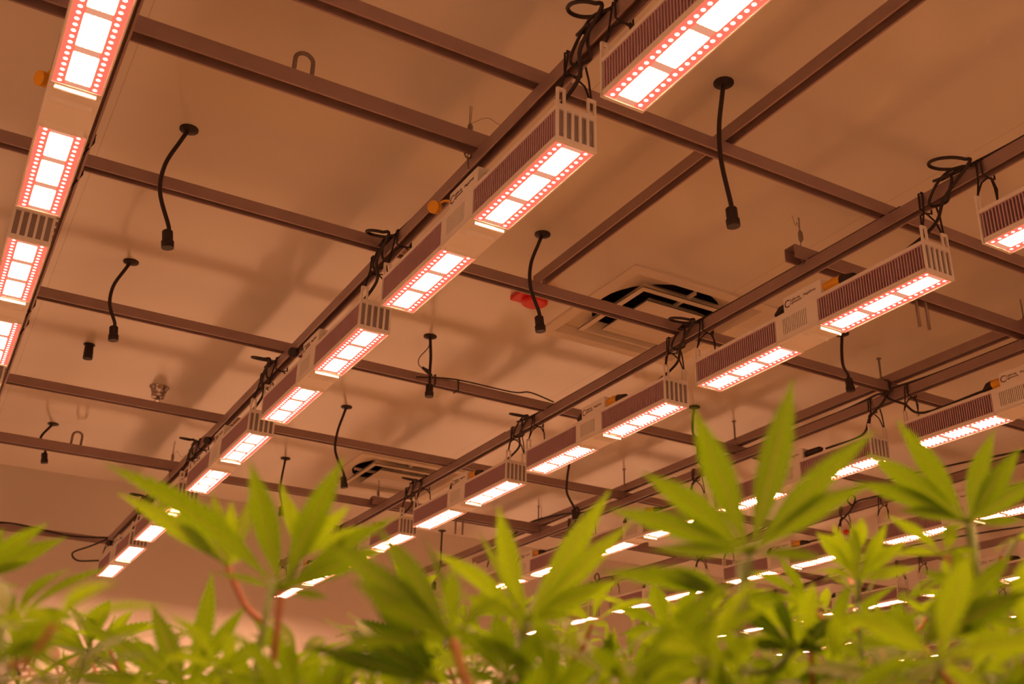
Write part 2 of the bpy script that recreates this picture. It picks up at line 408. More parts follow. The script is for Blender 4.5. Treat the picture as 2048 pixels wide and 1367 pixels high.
    prism([(0.512, 0.004), (0.516, -0.006), (0.520, -0.007), (0.540, 0.004)])
    prism([(0.628, 0.004), (0.645, -0.004), (0.648, 0.004)])
    bc.build('bottom_cover', M_white, root)
    # hanging cords: from each ear up and over the bar
    hb = HH+0.049; zt = 1.785+0.041+0.004-1.54
    for y in (0.0, LL):
        for s in (-1, 1):
            c = MB(); e = Vector((s*(W2-0.014), y, hb))
            sg = 1 if y == 0 else -1
            pts = [e, (s*0.036, y-0.004, 0.215), (s*0.026, y+sg*0.0, zt-0.02), (s*0.026, y+sg*0.004, zt), (-s*0.010, y+sg*0.010, zt+0.004), (-s*0.026, y+sg*0.014, zt), (-s*0.026, y+sg*0.016, 0.235), (s*0.012, y+sg*0.018, 0.226), (s*0.034, y+sg*0.012, 0.205), tuple(e+Vector((0, 0.004, 0)))]
            c.tube(pts, 0.0030, 6); c.build('hanging_cord', M_cord, root)
    return root, tb
proto, tb0 = make_lamp()
def text_obj(s, size, loc, parent):
    cu_ = bpy.data.curves.new('logo', 'FONT'); cu_.body = s; cu_.size = size; cu_.extrude = 0.0003; cu_.space_line = 0.85
    cu_.materials.append(M_ink)
    tmp = bpy.data.objects.new('logo_curve', cu_); COL.objects.link(tmp); bpy.context.view_layer.update()
    me = bpy.data.meshes.new_from_object(tmp.evaluated_get(bpy.context.evaluated_depsgraph_get())); me.name = 'logo'
    bpy.data.objects.remove(tmp)
    o = bpy.data.objects.new('logo', me); COL.objects.link(o); o.parent = parent
    o.rotation_euler = (pi/2, 0, -pi/2); o.location = loc; return o
xx = -W2-0.0004
text_obj('C', 0.040, (xx, 0.600, HH+0.012), tb0)['label'] = 'dark letter C logo'
text_obj('California\nLightworks', 0.0125, (xx, 0.572, HH+0.028), tb0)
text_obj('MegaDrive', 0.0135, (xx, 0.507, HH+0.024), tb0)

def connector_parts(kind):
    """power connectors on the junction box, as parts"""
    out = []
    if kind == 'amber_near':
        a = MB(); a.tube([(-0.035, 0.425, HH+0.028), (-0.035, 0.385, HH+0.028)], 0.017, 12); a.tube([(-0.035, 0.390, HH+0.028), (-0.035, 0.350, HH+0.022)], 0.019, 12)
        out.append(('socket', a, M_yellow)); b = MB(); b.tube([(-0.035, 0.35, HH+0.022), (-0.034, 0.30, HH+0.012), (-0.034, 0.285, HH+0.010)], [0.020, 0.017, 0.007], 12); out.append(('plug', b, M_black))
        c = MB(); c.tube([(-0.035, 0.605, HH+0.03), (-0.035, 0.64, HH+0.028), (-0.035, 0.67, HH+0.02)], [0.018, 0.017, 0.008], 12); out.append(('plug', c, M_black))
    elif kind == 'amber_far':
        a = MB(); a.tube([(-0.035, 0.605, HH+0.026), (-0.035, 0.650, HH+0.026)], 0.021, 12); out.append(('socket', a, M_yellow))
        b = MB(); b.tube([(-0.035, 0.65, HH+0.026), (-0.035, 0.675, HH+0.024), (-0.035, 0.70, HH+0.018)], [0.022, 0.020, 0.007], 12); out.append(('plug', b, M_black))
    elif kind == 'plug_near':
        b = MB(); b.tube([(-0.035, 0.425, HH+0.024), (-0.035, 0.415, HH+0.024), (-0.036, 0.33, HH+0.024), (-0.036, 0.315, HH+0.024)], [0.013, 0.019, 0.016, 0.007], 12); out.append(('plug', b, M_black))
    elif kind in ('cap_amber', 'cap_black'):
        a = MB(); c = Vector((-0.072, 0.68, HH+0.045)); n = Vector((-0.75, -0.45, -0.3)).normalized()
        a.tube([c-n*0.008, c+n*0.012], 0.020, 16); a.tube(smooth_path([c, c+Vector((0.012, -0.03, 0.010)), (-0.058, 0.60, HH+0.03)], 5), 0.004, 6)
        out.append(('socket_cap', a, M_yellow if kind == 'cap_amber' else M_black))
    return out
CONN = {}
for kd in ('amber_near', 'amber_far', 'plug_near', 'cap_amber', 'cap_black'):
    lst = []
    for nm, mb_, m_ in connector_parts(kd):
        me = bpy.data.meshes.new(nm); me.from_pydata([tuple(v) for v in mb_.v], [], mb_.f); me.materials.append(m_); me.update(); lst.append((nm, me))
    CONN[kd] = lst
def copy_tree(o, parent=None):
    c = o.copy(); COL.objects.link(c); c.parent = parent
    for ch in list(o.children): copy_tree(ch, c)
    return c
K = ['nearest', 'second nearest', 'third nearest', 'fourth nearest', 'fifth nearest', 'sixth nearest', 'seventh nearest']
rows = [   # near-end y of each lamp, connector kinds
    (1.859, range(-2, 3), ['cap_amber']*5),
    (1.897, range(-2, 5), ['cap_amber', 'cap_amber', 'cap_amber', 'cap_black', 'cap_black', 'cap_black', 'cap_black']),
    (1.897, range(-2, 5), ['amber_near']*7),
    (1.950, range(-2, 4), ['amber_near', 'amber_near', 'amber_far', 'plug_near', 'amber_near', 'amber_near']),
    (3.260, range(-1, 4), ['amber_far', 'plug_near', 'amber_near', 'amber_near', 'amber_near']),
    (4.190, range(-1, 3), ['amber_near']*4),
    (4.450, range(-1, 3), ['amber_near']*4),
    (4.900, range(-1, 3), ['amber_near']*4)]
PIT = 1.302
lamps = []; todo = []; first = True
KMIN = [0, -1, -1, 0, -1, -1, -1, -1]  # lamps before these indices are added out of view for their light
dx = {(1, -1): 0, (1, 0): 0, (1, 4): 0.008, (2, 0): 0}
total = sum(len(list(r[1])) for r in rows)
for ri, (y0, ks, conns) in enumerate(rows):
    ks = list(ks)
    for j, k in enumerate(ks):
        p = PIT if ri != 4 else 1.40
        o = proto if first else copy_tree(proto); first = False
        o.location = (RX[ri]+dx.get((ri, k), 0), y0+k*p, CZ+1.54)
        jj = k-KMIN[ri]
        pos = K[jj]+' in the '+ROWN[ri] if jj >= 0 else ['added over the photographer in the ', 'added behind the photographer in the '][-jj-1]+ROWN[ri]
        if j == len(ks)-1: pos = 'farthest in the '+ROWN[ri]
        tag(o, 'white finned LED grow light, %s' % pos, 'grow light', 'grow lights in rows')
        box = [c for c in o.children if c.name.startswith('junction_box')][0]
        todo.append((o, conns[j]))
        if k >= KMIN[ri]: lamps.append((ri, k, Vector(o.location), conns[j], jj, len(ks)))

# the leftmost row hangs a little to the side of its bar: its cords lean over
lean = {}
for o, cn in todo:
    if abs(o.location.x-RX[0]) > 0.01: continue
    for c in o.children:
        if not c.name.startswith('hanging_cord'): continue
        if c.data.name not in lean:
            m2 = c.data.copy(); zb = HH+0.049; zt = 0.29
            for v in m2.vertices: v.co.x += 0.078*max(0.0, min(1.0, (v.co.z-zb)/(zt-zb-0.03)))
            lean[c.data.name] = m2
        c.data = lean[c.data.name]
for o, cn in todo:
    for nm, me in CONN[cn]:
        c = bpy.data.objects.new(nm, me); COL.objects.link(c); c.parent = o
# ---------------------------------------------------------------- power cables and loops at lamp joints
def cable(name, pts, r, label, group=None, n=6, cat='cable', m=None):
    mb = MB(); mb.tube(smooth_path(pts, n), r, 8)
    return tag(mb.build(name, m or M_black, smooth=True), label, cat, group)
for ri, k, L, cn, j, n in lamps:
    if ri > 4 or ri == 0: continue
    yj = L.y-0.10; x = RX[ri]; zt = ZS+0.041
    rnd = random.Random(ri*31+k)
    lab = 'black looped power cable by the %s grow light, %s' % (K[j], ROWN[ri])
    # loop standing out to the left of the bar, then down past the cords onto the lamp
    r1 = 0.055+0.012*rnd.random()
    if ri in (1, 2, 0):
        if ri == 1: tail = [(x-0.045, yj+0.01, ZS-0.02), (x-0.020, yj+0.06, ZS-0.075), (x-0.034, L.y+0.10, CZ+1.54+HH+0.012), (x-0.036, L.y+0.30, CZ+1.54+HH+0.012), (x-0.035, L.y+0.42, CZ+1.54+HH+0.03)]
        else: tail = [(x-0.03, yj+0.02, ZS-0.02), (x+0.012, yj+0.10, ZS-0.060), (x-0.020, L.y+0.10, CZ+1.54+HH+0.020), (x-0.034, L.y+0.20, CZ+1.54+HH+0.010), (x-0.034, L.y+0.29, CZ+1.54+HH+0.010)]
        loop = [(x-0.020, yj+0.03, zt+0.012)]
        side = -1
        c0 = Vector((x-0.028, yj-0.045, zt+0.004))
        for t in range(0, 9):
            a = -0.3+2*pi*t/9
            loop.append((c0.x-r1*0.95*(1-cos(a))*0.75, c0.y+r1*0.9*sin(a), c0.z+0.020*sin(a)+0.006))
        pts = [(x-0.008, yj-1.10, zt+0.006), (x-0.008, yj-0.7, zt+0.006), (x-0.010, yj-0.28, zt+0.006), (x-0.012, yj-0.16, zt+0.007)]+loop+tail
        cable('power_cable', pts, 0.0055, lab, 'power cables on the lamp rows')
        # bundle tied on the bar
        pts = [(x-0.028, yj-0.10, zt-0.01), (x-0.034, yj-0.03, zt+0.014), (x-0.030, yj+0.03, zt+0.006), (x-0.036, yj+0.07, ZS-0.005), (x-0.018, yj+0.075, ZS-0.018), (x+0.005, yj+0.04, ZS-0.012), (x-0.030, yj+0.0, ZS-0.006), (x-0.040, yj-0.02, zt-0.008), (x-0.030, yj+0.05, zt+0.015)]
        cable('coiled_cable', pts, 0.0045, 'black cable bundle tied by the %s grow light, %s' % (K[j], ROWN[ri]), 'cable bundles tied to the bars')
    else:
        sgn = 1 if cn == 'amber_far' else -1
        ys = L.y+(0.70 if cn == 'amber_far' else 0.29)
        ye = L.y+LL+0.10 if cn == 'amber_far' else L.y-0.1
        zc = CZ+1.54+HH+0.018
        c0 = Vector((x-0.03, ye+0.03*sgn, zt+0.01)); loop = []
        pts = [(x-0.036, ys, zc), (x-0.045, ys+0.6*(ye-ys), zc-0.004), (x-0.040, ye-0.10*sgn, ZS-0.05), (x-0.034, ye-0.02*sgn, ZS+0.0), (x-0.036, ye+0.03*sgn, zt+0.02), (x-0.036, ye, zt+0.055), (x-0.036, ye-0.035*sgn, zt+0.03), (x-0.036, ye, zt-0.01), (x-0.030, ye+0.05*sgn, zt+0.006), (x-0.018, ye+0.16*sgn, zt+0.006), (x-0.006, ye+0.34*sgn, zt+0.006), (x-0.006, ye+1.0*sgn, zt+0.006)]
        cable('power_cable', pts, 0.0055, 'black curling power cable by the %s grow light, %s' % (K[j], ROWN[ri]), 'power cables on the lamp rows')
# swagged cables along the bars of the farther rows
for x, ya, yb, l in ((RX[4]-0.03, 3.2, 5.8, 'long black cable bowed above the bar of the fifth lamp row'), (RX[5]-0.03, 4.0, 6.6, 'black cable bowed above the bar of the sixth lamp row'), (RX[3]-0.03, 5.6, 7.0, 'black cable along the far end of the fourth lamp row')):
    zt = ZS+0.041
    cable('power_cable', [(x, ya, zt-0.01), (x, ya+0.25*(yb-ya), zt+0.05), (x-0.02, ya+0.5*(yb-ya), zt+0.075), (x, ya+0.7*(yb-ya), zt+0.05), (x, yb, zt-0.03)], 0.006, l, 'power cables on the lamp rows')
cable('power_cable', [(-1.99, 8.43, ZC+0.047), (-0.4, 8.43, ZC+0.047), (0.35, 8.43, ZC+0.047), (0.60, 8.40, ZC+0.045), (0.95, 8.39, ZC+0.012), (1.205, 8.25, ZC+0.006)], 0.007, 'black cable sagging along the thin bar in front of the far wall')
cable('power_cable', [(1.195, 8.22, ZS+0.046), (1.172, 8.235, ZS+0.02), (1.08, 8.28, ZS-0.03), (0.98, 8.30, ZS-0.085), (1.02, 8.30, ZS-0.135), (1.14, 8.25, ZS-0.130), (1.19, 8.20, CZ+1.655)], 0.0065, 'black cable loop hanging off the far end of the second lamp row')
cable('thin_cable', [(1.80, 4.175, ZC+0.01), (2.0, 4.178, ZC+0.043), (2.3, 4.18, ZC+0.046), (2.40, 4.18, ZC+0.065), (2.54, 4.19, ZC+0.048)], 0.0035, 'thin black cable lying along the third crossbar')
for i, x in enumerate((1.90, 2.02)):
    mb = MB(); y = 4.21; mb.tube([(x, y-0.0245, ZC-0.003), (x, y-0.0245, ZC+0.048), (x, y+0.0245, ZC+0.048), (x, y+0.0245, ZC-0.003), (x, y-0.0245, ZC-0.003)], 0.0028, 6)
    tag(mb.build('cable_tie', M_cord), ['black cable tie round the third crossbar, nearer the hanging cord', 'black cable tie round the third crossbar, farther right of the hanging cord'][i], 'cable tie', 'cable ties on the third crossbar')

# ---------------------------------------------------------------- drop cords from the ceiling
drops = [  # flange x, y, end x, end z (camera relative), bow, label
    (0.460, 3.027, 0.451, 1.565, -0.055, 'black drop cord with socket hanging between the first two lamp rows, nearest one'),
    (0.487, 4.060, 0.471, 1.653, -0.050, 'black drop cord with socket hanging between the first two lamp rows, curved in a C'),
    (0.512, 6.320, 0.500, 1.765, -0.050, 'short drop cord passing behind the far thick beam, socket peeking out below'),
    (1.761, 1.960, 1.758, 1.513, -0.030, 'longest black drop cord with socket, near the top middle right'),
    (1.766, 3.005, 1.757, 1.600, -0.050, 'black drop cord with socket beside the red alarm'),
    (1.808, 4.067, 1.820, 1.709, 0.010, 'drop cord with a small tied sensor lead, in front of the third crossbar'),
    (1.823, 5.136, 1.842, 1.557, -0.040, 'black drop cord right of the second lamp row, in front of the fourth crossbar'),
    (1.838, 6.191, 1.850, 1.640, -0.010, 'farthest thin drop cord right of the second lamp row, above the leaves'),
    (3.335, 3.060, 3.345, 1.731, -0.015, 'drop cord with flat socket between the third and fourth lamp rows, nearer one'),
    (3.360, 4.130, 3.381, 1.741, -0.015, 'drop cord with socket between the third and fourth lamp rows, farther one'),
    (3.300, 5.250, 3.330, 1.640, -0.020, 'long drop cord reaching down behind the fourth lamp row'),
    (3.420, 7.250, 3.380, 1.55, 0.0, 'thin cord hanging near the end of the ceiling')]
for fx, fy, ex, ez, bow, lab in drops:
    t = thing('drop_cord', lab, 'power cord', (fx, fy, CEIL), 'drop cords from the ceiling')
    MB().lathe([(0.006, 0), (0.030, 0.0), (0.030, -0.004), (0.014, -0.010), (0.008, -0.012)], (0, 0, 0), 20).build('flange', M_black, t, smooth=False)
    L = CZ+ez-CEIL; e = Vector((ex-fx, 0, L)); hp = 0.055
    d = Vector((0.012 if bow < 0 else 0, 0.0, -1)).normalized()
    s0 = e-d*hp
    pts = smooth_path([(0, 0, 0), (bow*0.35, 0, L*0.12), (bow*0.95, 0, L*0.35), (bow*0.95, 0, L*0.58), tuple(s0+Vector((0, 0, 0.02))), tuple(s0)], 6)
    MB().tube(pts, 0.0068, 10).build('cord', M_black, t, smooth=True)
    dd = (s0-Vector(pts[-8])).normalized()
    e2 = s0+dd*hp
    MB().tube([s0-dd*0.004, s0, s0+dd*0.030, s0+dd*0.034, e2], [0.013, 0.0165, 0.0165, 0.0195, 0.019], 14).build('socket', M_black, t)
# sensor lead tied on the sixth cord
t = thing('sensor_lead', 'thin black lead looping onto the drop cord before the third crossbar', 'cable', (1.808, 4.055, CEIL))
MB().tube(smooth_path([(0, 0, 0), (-0.01, 0, -0.06), (-0.05, 0, -0.12), (-0.052, 0, -0.155), (-0.03, 0, -0.17), (-0.005, 0, -0.19)], 6), 0.0022, 6).build('lead', M_black, t)
MB().tube([(-0.035, 0, -0.165), (-0.012, -0.004, -0.178), (0.012, -0.004, -0.196)], [0.006, 0.010, 0.006], 8).build('sensor', M_black, t)
# lone socket set on the ceiling
t = thing('ceiling_socket', 'stubby black socket on the ceiling with no cord, left side', 'socket', (0.49, 5.02, CEIL))
MB().lathe([(0.004, 0), (0.026, 0), (0.026, -0.004), (0.016, -0.007)], (0, 0, 0), 18).build('flange', M_black, t)
MB().tube([(0, 0, -0.004), (0.002, 0, -0.035), (0.004, 0, -0.072)], [0.019, 0.021, 0.022], 14).build('body', M_black, t)
# sprinkler
t = thing('sprinkler_head', 'chrome fire sprinkler in a flared cup on the ceiling', 'sprinkler', (0.900, 5.40, CEIL))
MB().lathe([(0.004, 0), (0.050, 0), (0.050, -0.003), (0.043, -0.010), (0.034, -0.040), (0.033, -0.055), (0.030, -0.058), (0.004, -0.058)], (0, 0, 0), 28).build('cup', M_chrome, t, smooth=True)
s = MB(); s.tube([(0, 0, -0.055), (0, 0, -0.075)], 0.011, 12); s.tube([(-0.012, 0, -0.072), (-0.014, 0, -0.09), (0, 0, -0.105)], 0.0028, 6); s.tube([(0.012, 0, -0.072), (0.014, 0, -0.09), (0, 0, -0.105)], 0.0028, 6)
s.lathe([(0.002, -0.103), (0.015, -0.104), (0.015, -0.106), (0.002, -0.107)], (0, 0, 0), 16); s.build('nozzle', M_chrome, t)
# red alarms
def alarm(x, y, label):
    t = thing('fire_alarm', label, 'alarm', (x, y, CEIL))
    MB().box(-0.072, 0.065, -0.085, 0.085, -0.022, 0).build('base_plate', M_red, t, bevel=0.004)
    MB().lathe([(0.004, -0.022), (0.055, -0.022), (0.055, -0.036), (0.045, -0.042), (0.004, -0.042)], (0.015, 0.03, 0), 24).build('horn', M_red, t)
    MB().box(-0.03, 0.03, -0.06, -0.03, -0.032, -0.022).build('strobe_lens', M_white, t)
alarm(1.985, 3.43, 'red fire alarm on the ceiling behind the second crossbar')
alarm(5.9, 5.6, 'red fire alarm on the ceiling at the right, glimpsed between leaves')

# ---------------------------------------------------------------- ceiling diffusers
def diffuser(cx, cy, label):
    t = thing('ceiling_vent', label, 'air vent', (cx, cy, CEIL), 'square ceiling vents')
    def ring(mb, h0, z0, h1, z1):   # sloping square band, given thickness
        b = len(mb.v)
        for hh, zz in ((h0, z0), (h1, z1), (h1, z1+0.004), (h0, z0+0.004)):
            mb.v += [(-hh, -hh, zz), (hh, -hh, zz), (hh, hh, zz), (-hh, hh, zz)]
        for k in range(4):
            for i in range(4):
                a = b+k*4+i; c = b+k*4+(i+1) % 4; d = b+((k+1) % 4)*4+(i+1) % 4; e = b+((k+1) % 4)*4+i
                mb.f.append((a, c, d, e))
    fr = MB(); 
    for sx in (-1, 1):
        a_, b_ = sorted((sx*0.318, sx*0.370)); fr.box(a_, b_, -0.37, 0.37, -0.009, 0.0); fr.box(-0.318, 0.318, a_, b_, -0.009, 0.0)
    ring(fr, 0.318, -0.009, 0.300, 0.026)
    fr.build('outer_frame', M_diff, t)
    rg = MB(); ring(rg, 0.205, 0.030, 0.244, -0.014); ring(rg, 0.244, -0.014, 0.225, -0.020); ring(rg, 0.225, -0.020, 0.200, 0.026)
    rg.build('louvre_ring', M_diff, t)
    cp = MB(); cp.box(-0.142, 0.142, -0.142, 0.142, -0.016, -0.010); ring(cp, 0.142, -0.016, 0.168, -0.024); ring(cp, 0.168, -0.024, 0.120, 0.020)
    cp.build('centre_plate', M_diff, t)
    # supports
    sp = MB()
    for a, b2 in ((0, 1), (0, -1), (1, 0), (-1, 0)):
        sp.box(min(a*0.12, a*0.27)-0.006, max(a*0.12, a*0.27)+0.006, min(b2*0.12, b2*0.27)-0.006, max(b2*0.12, b2*0.27)+0.006, 0.004, 0.018)
    sp.box(-0.12, 0.12, -0.006, 0.006, 0.014, 0.018); sp.box(-0.006, 0.006, -0.12, 0.12, 0.014, 0.018)
    sp.build('bracket', M_diff, t)
    # duct neck and plenum above
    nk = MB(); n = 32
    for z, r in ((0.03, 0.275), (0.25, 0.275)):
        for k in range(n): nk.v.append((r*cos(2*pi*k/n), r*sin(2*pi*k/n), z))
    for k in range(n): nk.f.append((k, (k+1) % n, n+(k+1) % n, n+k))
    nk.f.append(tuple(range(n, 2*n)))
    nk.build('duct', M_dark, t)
    # plenum plate with round opening
    pl = MB()
    for k in range(n):
        th = 2*pi*k/n; pl.v.append((0.275*cos(th), 0.275*sin(th), 0.03))
    for k in range(n):
        th = 2*pi*k/n; m_ = max(abs(cos(th)), abs(sin(th))); pl.v.append((0.318*cos(th)/m_, 0.318*sin(th)/m_, 0.03))
    for k in range(n): pl.f.append((k, (k+1) % n, n+(k+1) % n, n+k))
    pl.build('plenum_plate', M_diff, t)
diffuser(2.56, 3.38, 'large square stepped ceiling vent between the second and third lamp rows, nearest')
diffuser(2.56, 6.18, 'far square stepped ceiling vent, half hidden behind the third lamp row')

# ---------------------------------------------------------------- suspension wires
wires = [  # x, y, z bottom, gripple z, tail direction, label
    (1.176, 2.45, ZS+0.05, CZ+1.915, (0.16, -0.08), 'steel suspension wire with gripper, on the second lamp row bar, nearest'),
    (2.481, 2.42, ZC+0.05, CZ+1.925, (-0.06, -0.03), 'steel suspension wire above the open beam end at the third lamp row'),
    (3.690, 2.43, ZS+0.05, CZ+1.90, (0.10, -0.05), 'steel suspension wire with clip on the fourth lamp row bar'),
    (1.176, 6.24, ZS+0.05, CZ+1.90, (0.10, 0.05), 'far steel suspension wire on the second lamp row bar'),
    (2.481, 6.25, ZC+0.05, CZ+1.90, (0.05, 0.02), 'far steel suspension wire in front of the far ceiling vent'),
    (3.690, 6.24, ZS+0.05, CZ+1.90, (0.10, 0.0), 'far steel suspension wire at the fourth lamp row')]
for x, y, zb, zg, tl, lab in wires:
    t = thing('suspension_wire', lab, 'wire', (x, y, CEIL), 'suspension wires')
    z = lambda a: a-CEIL
    m = MB(); m.tube([(0, 0, 0), (0, 0, z(zb)-0.02)], 0.0013, 6); m.tube([(0.006, 0, 0), (0.003, 0, z(zg))], 0.0010, 6)
    m.tube(smooth_path([(0.002, 0, z(zg)+0.02), (tl[0]*0.3, tl[1]*0.3, z(zg)+0.045), (tl[0]*0.55, tl[1]*0.55, z(zg)+0.022), (tl[0], tl[1], z(zg)+0.05)], 5), 0.0008, 5)
    m.build('cable', M_wire, t)
    g = MB(); g.tube([(0.002, 0, z(zg)+0.022), (0.003, 0, z(zg)+0.012), (0.004, 0, z(zg)-0.014), (0.002, 0, z(zg)-0.024)], [0.004, 0.0085, 0.0085, 0.004], 10); g.build('gripper', M_bolt, t)
    rg = MB(); rg.tube([(0.011*cos(a), 0, z(zb)-0.012+0.011*sin(a)) for a in [2*pi*k/14 for k in range(15)]], 0.003, 6); rg.tube([(0, 0, z(zb)-0.022), (0.006, 0.004, z(zb)-0.06)], 0.0035, 6); rg.build('clip', M_bolt, t)
# ---------------------------------------------------------------- hemp plants
CAMP = Vector((0, 0, CZ))
def at(px, py, d):
    """point seen at photo position (px, py), d metres in front of the photographer"""
    return CAMP+(cf+cr*((px-1024)/F_PX)-cu*((py-683.5)/F_PX))*d
def leaflet(mb, hub, tip, width, nrm, bow, teeth=15, fold=0.28, rnd=random):
    hub = Vector(hub); tip = Vector(tip); ax = tip-hub; L = ax.length; d = ax.normalized()
    n = (nrm-d*nrm.dot(d)); n = n.normalized() if n.length > 1e-5 else d.orthogonal().normalized()
    s = d.cross(n).normalized(); rows = []
    def P(t): return hub+ax*t+n*(bow*L*4*t*(1-t)*0.5)+s*(0)
    def W(t):
        if t < 0.06: return width*0.08
        q = (t-0.06)/0.94
        return width*0.5*(max(0.0, sin(pi*q**0.95))**1.25 if q < 1 else 0)+width*0.04*(1-q)
    b = len(mb.v); N = teeth
    rows.append((0.0, 0.0, 0.0))
    for i in range(N):
        t = 0.04+0.93*i/N; st = 0.93/N
        rows.append((t, 0.74, 0.0)); rows.append((t+st*0.55, 1.0, st*0.55))
    rows.append((1.0, 0.0, 0.0))
    for t, k, fw in rows:
        c = P(min(t, 1)); w_ = W(t)*k if t > 0.1 else W(t)
        fwd = ax*fw*0.9 if t > 0.12 else Vector((0, 0, 0))
        up = n*(w_*fold)
        mb.v += [tuple(c+s*w_+up+fwd), tuple(c), tuple(c-s*w_+up+fwd)]; mb.uv += [(-1, t), (0, t), (1, t)]
    for i in range(len(rows)-1):
        a = b+i*3; mb.f += [(a, a+1, a+4, a+3), (a+1, a+2, a+5, a+4)]
def stem_path(base, top, rnd, wob=0.012):
    n = 8; out = []
    for i in range(n+1):
        t = i/n; p = Vector(base).lerp(Vector(top), t)
        k = 0 if i in (0, n) else 1
        out.append(p+Vector((rnd.uniform(-wob, wob)*k, rnd.uniform(-wob, wob)*k, 0)))
    return smooth_path(out, 4)
def petiole(hub, root, leaf_o, red=False, r=0.0021):
    mid = Vector(root).lerp(Vector(hub), 0.5)+Vector((0, 0, -0.008))
    MB().tube(smooth_path([root, mid, hub], 6), [r*1.2]*0 or r, 7).build('petiole', M_petiole if red else M_stem, leaf_o, smooth=True)
def rand_leaf(plant, root, direc, size, rnd, m, nl=7, up=0.3):
    """compound leaf: petiole out of the stem at root, leaflets fanned at its end"""
    direc = Vector(direc).normalized(); hub = Vector(root)+direc*size*rnd.uniform(0.45, 0.75)+Vector((0, 0, size*0.1))
    out = (direc*1.0+Vector((0, 0, rnd.uniform(-0.15, 0.35)))).normalized()
    side = out.cross(Vector((0, 0, 1))); side = side.normalized() if side.length > 1e-3 else Vector((1, 0, 0))
    nrm = side.cross(out).normalized(); nrm = (nrm+side*rnd.uniform(-0.4, 0.4)).normalized()
    side = out.cross(nrm).normalized()
    mb = MB(); h = nl//2
    for i in range(-h, h+1):
        ang = i*(radians(118)/max(h, 1)); ang *= rnd.uniform(0.9, 1.1)
        ln = size*(1-0.13*abs(i)-0.05*i*i*(0.55 if h > 2 else 1)) if abs(i) < h or h < 3 else size*0.35
        ln *= rnd.uniform(0.92, 1.08)
        d = out*cos(ang)+side*sin(ang)
        tip = hub+d*ln-Vector((0, 0, ln*rnd.uniform(0.02, 0.25)))+nrm*ln*rnd.uniform(0.0, 0.18)
        leaflet(mb, hub, tip, ln*rnd.uniform(0.22, 0.28), nrm, rnd.uniform(0.05, 0.22), rnd=rnd, teeth=14)
    lo = mb.build('leaf', m, plant, smooth=False); petiole(hub, root, lo, rnd.random() < 0.35)
def shoot(plant, top, size, rnd):
    mb = MB()
    for i in range(6):
        a = i*2.4+rnd.random(); el = radians(rnd.uniform(20, 78)); d = Vector((cos(a)*cos(el), sin(a)*cos(el), sin(el)))
        o = Vector(top)-Vector((0, 0, 0.004*i)); ln = size*rnd.uniform(0.5, 1.0)
        n = d.cross(Vector((-sin(a), cos(a), 0))).normalized()
        leaflet(mb, o, o+d*ln, ln*0.22, -n, 0.15, teeth=12, rnd=rnd)
    mb.build('shoot_tip', M_leaf2, plant)
def hemp(label, top, rnd, size=0.11, nodes=6, gap=0.055, start=0.02, parts_after=None, tipshoot=True):
    top = Vector(top); base = Vector((top.x+rnd.uniform(-.03, .03), top.y+rnd.uniform(-.03, .03), 0))
    pl = thing('hemp_plant', label, 'plant', base, 'hemp plants under the lights')
    tl = top-base
    path = stem_path((0, 0, 0), tl, rnd, 0.010)
    MB().tube(path, [0.0065-0.004*i/(len(path)-1) for i in range(len(path))], 9).build('stem', M_stem, pl, smooth=True)
    if tipshoot: shoot(pl, tl, size*0.7, rnd)
    a0 = rnd.uniform(0, pi)
    for k in range(nodes):
        z = tl.z-start-gap*k*(0.6+0.12*k)
        if z < 0.3: break
        # point on stem
        q = min(path, key=lambda p: abs(p.z-z))
        sz = size*min(1.0, 0.65+0.2*k)*rnd.uniform(0.85, 1.15)
        for s in (0, pi):
            a = a0+s+rnd.uniform(-0.3, 0.3)
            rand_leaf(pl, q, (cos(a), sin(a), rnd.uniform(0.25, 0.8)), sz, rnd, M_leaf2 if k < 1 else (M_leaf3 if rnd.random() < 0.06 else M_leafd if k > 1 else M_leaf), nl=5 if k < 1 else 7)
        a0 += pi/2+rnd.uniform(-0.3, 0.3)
    return pl
def hero_leaf(pl, d, hub, tips, root=None, m=None, red=False, tilt=0.45, seed=0):
    rnd = random.Random(seed); o = pl.location
    H = at(hub[0], hub[1], d); mb = MB()
    for tp in tips:
        tx, ty, wpx = tp[:3]; dd = tp[3] if len(tp) > 3 else rnd.uniform(-0.05, 0.02)
        bow = tp[4] if len(tp) > 4 else 0.10
        T = at(tx, ty, d+dd)
        vn = (CAMP-T).normalized(); ax = (T-H).normalized()
        nr = -(vn*(1-tilt)-Vector((0, 0, 1))*tilt*0.7+Vector((rnd.uniform(-.25, .25), rnd.uniform(-.25, .25), 0))).normalized()
        leaflet(mb, H-o, T-o, wpx/F_PX*d*0.95, nr, bow, teeth=17, rnd=rnd, fold=0.22)
    lo = mb.build('leaf', m or M_leaf, pl)
    if root is not None:
        R_ = at(root[0], root[1], d if len(root) < 3 else root[2]); petiole(H-o, R_-o, lo, red, r=0.0026)
def hero_plant(label, top_px, d, seed, size=0.10, nodes=0, start=0.12, gap=0.06, tipshoot=False):
    return hemp(label, at(top_px[0], top_px[1], d), random.Random(seed), size=size, nodes=nodes, gap=gap, start=start, tipshoot=tipshoot)

